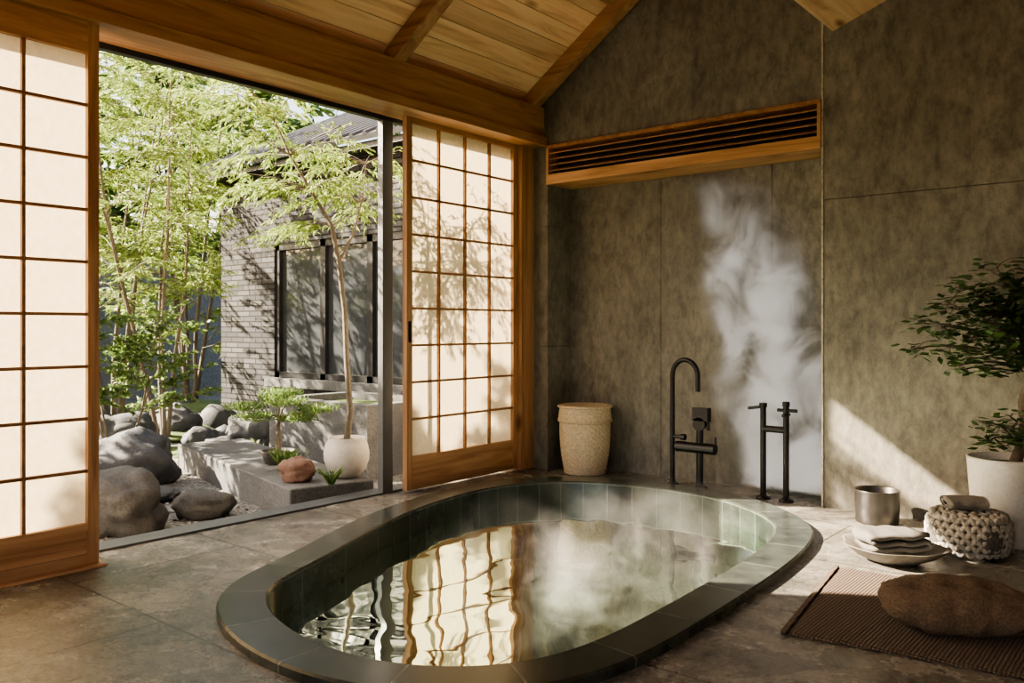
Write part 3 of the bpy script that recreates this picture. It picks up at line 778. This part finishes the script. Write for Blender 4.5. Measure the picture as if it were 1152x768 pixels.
rock('garden_boulder', -7.45, 4.6, .15, .18, rock_d, 12, .5)
rock('garden_boulder', -6.95, 5.0, .17, .17, rock_w, 13, .2)
rock('garden_boulder', -7.85, 5.2, .28, .34, rock_d, 14, .2)
rock('garden_boulder', -5.55, 2.15, .2, .12, rock_w, 15, .2)
rock('garden_boulder', -8.9, 4.9, .28, .38, rock_d, 16, .2)
rock('garden_boulder', -8.1, 3.2, .34, .34, rock_d, 17, .9)
rock('garden_boulder', -7.3, 5.55, .24, .28, rock_d, 18, .9)
rock('garden_boulder', -9.5, 4.1, .32, .4, rock_d, 20, .9)
rock('garden_boulder', -8.0, 4.68, .17, .22, rock_d, 21, .9)
rock('red_rock', -4.72, 3.47, .12, .16, rock_r, 7, .4, z=0.062)
w = MB()
for i in range(30):
    x = R(-12.2,-7.9); y = R(3.6,6.9)
    if x > -9.9 and y > 5.7: continue
    r = R(.09,.24); w.blob((x, y, GZ+r*.5), (r, r*.8, r*.85), random.choice((rock_d, rock_d, rock_w)), k=2.5, amp=.3, seed=i, sub=2)
w.make('garden_stones')
w = MB()
for i in range(1100):
    x = R(-7.3,-4.4); y = R(1.0,3.3); r = R(.008,.022)
    if y > 3.2-(x+4.4)*.25: continue
    w.blob((x, y, GZ+.006), (r*1.3, r, r*.7), random.choice((concrete, pebble_m, pebble_m, rock_w)), sub=1, amp=.2, seed=i)
w.make('gravel_pebbles')
w = MB()
Mk = Matrix.Translation((-5.72, 3.885, 0)) @ Matrix.Rotation(-0.25, 4, 'Z')
w.box((-1.32, -0.3, -0.2), (1.32, 0.3, 0.06), concrete, Mk)
w.make('garden_kerb', 0.012)
w = MB()
w.box((-6.6, 4.55, -0.2), (-5.25, 4.67, 0.46), concrete); w.box((-6.6, 5.38, -0.2), (-5.25, 5.5, 0.46), concrete)
w.box((-6.6, 4.67, -0.2), (-6.48, 5.38, 0.46), concrete); w.box((-5.37, 4.67, -0.2), (-5.25, 5.38, 0.46), concrete)
w.box((-6.48, 4.67, -0.2), (-5.37, 5.38, 0.40), moss_m)
w.make('concrete_planter')
w = MB()
w.lathe([(0.1,0),(0.11,0.01),(0.15,0.1),(0.155,0.12),(0.135,0.12),(0.12,0.09),(0.01,0.09)], (-6.95,4.55,GZ), pot_dark, 32)
for i in range(160):
    a = R(0,6.28); w.leaf(Vector((-6.95+R(-.08,.08), 4.55+R(-.08,.08), GZ+.09)), Vector((math.cos(a)*.7, math.sin(a)*.7, 1)), R(.06,.13), .015, leaf_mid)
w.make('garden_pot_plant')

# neighbouring house
w = MB()
bx0, bx1, by = -9.75, -4.6, 6.0
wx0, wx1, wz0, wz1 = -8.6, -5.9, 0.5, 2.1
w.box((bx0, by, -0.3), (wx0, by+0.3, 2.95), brick_m); w.box((wx1, by, -0.3), (bx1, by+0.3, 2.95), brick_m)
w.box((wx0, by, -0.3), (wx1, by+0.3, wz0), brick_m); w.box((wx0, by, wz1), (wx1, by+0.3, 2.95), brick_m)
w.box((bx0, by+0.3, -0.3), (bx0+0.3, by+4.5, 2.95), brick_m)
w.box((wx0-.06, by-.1, wz0-.1), (wx1+.06, by+.1, wz0), concrete)
for x0, x1 in ((wx0, wx0+.07), (-7.75,-7.66), (-6.95,-6.86), (wx1-.07, wx1)): w.box((x0, by+.02, wz0), (x1, by+.1, wz1), win_frame)
w.box((wx0, by+.02, wz0), (wx1, by+.1, wz0+.07), win_frame); w.box((wx0, by+.02, wz1-.08), (wx1, by+.1, wz1), win_frame)
w.add([(wx0, by+.07, wz0), (wx1, by+.07, wz0), (wx1, by+.07, wz1), (wx0, by+.07, wz1)], [(0,1,2,3)], win_glass)
w.box((bx0-.2, by-.25, 2.95), (bx1, by+.3, 3.02), win_frame)
Mr = Matrix.Translation((0, by-.3, 3.02)) @ Matrix.Rotation(0.45, 4, 'X')
w.box((bx0-.25, 0, 0), (bx1, 3.2, .06), roof_tile, Mr)
for i in range(24):
    x = bx0-.2+i*.21; w.tube([Mr @ Vector((x, 0, .065)), Mr @ Vector((x, 3.2, .065))], .03, roof_tile, 8)
w.make('neighbouring_house')
w = MB(); w.box((-14.4, -6, -.3), (-14.1, 16, 2.4), wall_gard); w.box((-14.5, -6, 2.4), (-14.0, 16, 2.48), roof_tile)
w.make('garden_wall')

# ---------------------------------------------------------------- steam volume
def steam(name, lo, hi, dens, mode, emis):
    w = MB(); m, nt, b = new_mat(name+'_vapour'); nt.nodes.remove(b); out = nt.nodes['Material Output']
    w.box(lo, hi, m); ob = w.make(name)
    vol = nd(nt, 'ShaderNodeVolumePrincipled'); vol.inputs['Color'].default_value = (0.99, 0.98, 0.96, 1)
    vol.inputs['Anisotropy'].default_value = 0.1
    tc = nt.nodes.new('ShaderNodeTexCoord'); sp = nt.nodes.new('ShaderNodeSeparateXYZ')
    nt.links.new(tc.outputs['Object'], sp.inputs[0])
    def M_(op, a, b_=None, c_=None, clamp=False):
        q = nt.nodes.new('ShaderNodeMath'); q.operation = op; q.use_clamp = clamp
        for i, s in enumerate((a, b_, c_)):
            if s is None: continue
            if isinstance(s, (int, float)): q.inputs[i].default_value = s
            else: nt.links.new(s, q.inputs[i])
        return q.outputs[0]
    x, y, z = sp.outputs
    wn = nd(nt, 'ShaderNodeTexNoise', Scale=1.6, Detail=2); nt.links.new(tc.outputs['Object'], wn.inputs['Vector'])
    wob = M_('MULTIPLY', M_('SUBTRACT', wn.outputs['Fac'], 0.5), 0.7)
    n = nd(nt, 'ShaderNodeTexNoise', Scale=3.8, Detail=8, Roughness=0.62, Distortion=0.6)
    mp = nt.nodes.new('ShaderNodeMapping'); mp.inputs['Scale'].default_value = (1, 1, 0.85); mp.inputs['Location'].default_value = (0.7, 0.3, 0.2)
    nt.links.new(tc.outputs['Object'], mp.inputs['Vector']); nt.links.new(mp.outputs[0], n.inputs['Vector'])
    if mode == 'plume':
        nf = M_('POWER', M_('MULTIPLY', M_('SUBTRACT', n.outputs['Fac'], 0.34), 3.0, clamp=True), 2.3)
        cx = M_('ADD', M_('MULTIPLY_ADD', z, -0.26, -1.96), wob)
        rad = M_('MULTIPLY_ADD', z, -0.14, 0.62)
        dx = M_('DIVIDE', M_('SUBTRACT', x, cx), rad); dy = M_('DIVIDE', M_('SUBTRACT', y, 5.36), 0.135)
        r2 = M_('ADD', M_('MULTIPLY', dx, dx), M_('MULTIPLY', dy, dy))
        env = M_('POWER', M_('SUBTRACT', 1.0, r2, clamp=True), 1.5)
        top = M_('MULTIPLY', M_('SUBTRACT', 2.14, z), 1.1, clamp=True)
        env = M_('MULTIPLY', env, top)
    else:
        nf = M_('MULTIPLY', M_('SUBTRACT', n.outputs['Fac'], 0.50), 5.0, clamp=True)
        env = M_('MULTIPLY', M_('SUBTRACT', hi[2], z), 3.0, clamp=True)
        dx = M_('DIVIDE', M_('SUBTRACT', x, (lo[0]+hi[0])/2), (hi[0]-lo[0])/2); dy = M_('DIVIDE', M_('SUBTRACT', y, (lo[1]+hi[1])/2), (hi[1]-lo[1])/2)
        env = M_('MULTIPLY', env, M_('SUBTRACT', 1.0, M_('ADD', M_('MULTIPLY', dx, dx), M_('MULTIPLY', dy, dy)), clamp=True))
    D = M_('MULTIPLY', M_('MULTIPLY', env, nf), dens)
    nt.links.new(D, vol.inputs['Density'])
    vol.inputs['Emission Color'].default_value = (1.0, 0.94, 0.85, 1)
    nt.links.new(M_('MULTIPLY', D, emis), vol.inputs['Emission Strength'])  # self-glow added to the vapour in place of scattered sunlight
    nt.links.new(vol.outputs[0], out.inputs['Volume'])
    try: m.cycles.volume_step_rate = 0.5
    except Exception: pass
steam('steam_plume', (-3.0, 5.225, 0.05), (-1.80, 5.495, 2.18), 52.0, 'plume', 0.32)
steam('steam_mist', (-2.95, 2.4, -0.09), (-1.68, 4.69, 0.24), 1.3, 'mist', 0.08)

# ---------------------------------------------------------------- light
sd = bpy.data.lights.new('sun', 'SUN'); sd.energy = 60; sd.color = (1.0, 0.83, 0.62); sd.angle = math.radians(0.7)
so = bpy.data.objects.new('sun', sd); C.collection.objects.link(so)
so.rotation_euler = Vector((1, 0.6, -0.73)).to_track_quat('-Z', 'Y').to_euler(); so.location = (-12, -5, 10)
wd = bpy.data.worlds.new('sky'); C.scene.world = wd; wd.use_nodes = True; nt = wd.node_tree
bg = nt.nodes['Background']; sk = nt.nodes.new('ShaderNodeTexSky')
try:
    sk.sky_type = 'NISHITA'; sk.sun_disc = False; sk.sun_elevation = math.radians(32); sk.sun_rotation = math.radians(-120)
    sk.dust_density = 4.0
except Exception as e: print(e)
nt.links.new(mulcol(nt, sk.outputs[0], (1.12, 1.0, 0.86)), bg.inputs[0]); bg.inputs[1].default_value = 0.7
try: C.scene.view_settings.look = 'AgX - Medium High Contrast'
except Exception as e: print(e)

# ---------------------------------------------------------------- camera
cd = bpy.data.cameras.new('camera'); cd.sensor_width = 36; cd.lens = 945/1152*36; cd.shift_y = -16/1152
cam = bpy.data.objects.new('camera', cd); C.collection.objects.link(cam)
cam.location = (0, 0, 1.1); cam.rotation_euler = (math.radians(90), 0, math.radians(39.3)); cd.clip_start = 0.05
C.scene.camera = cam
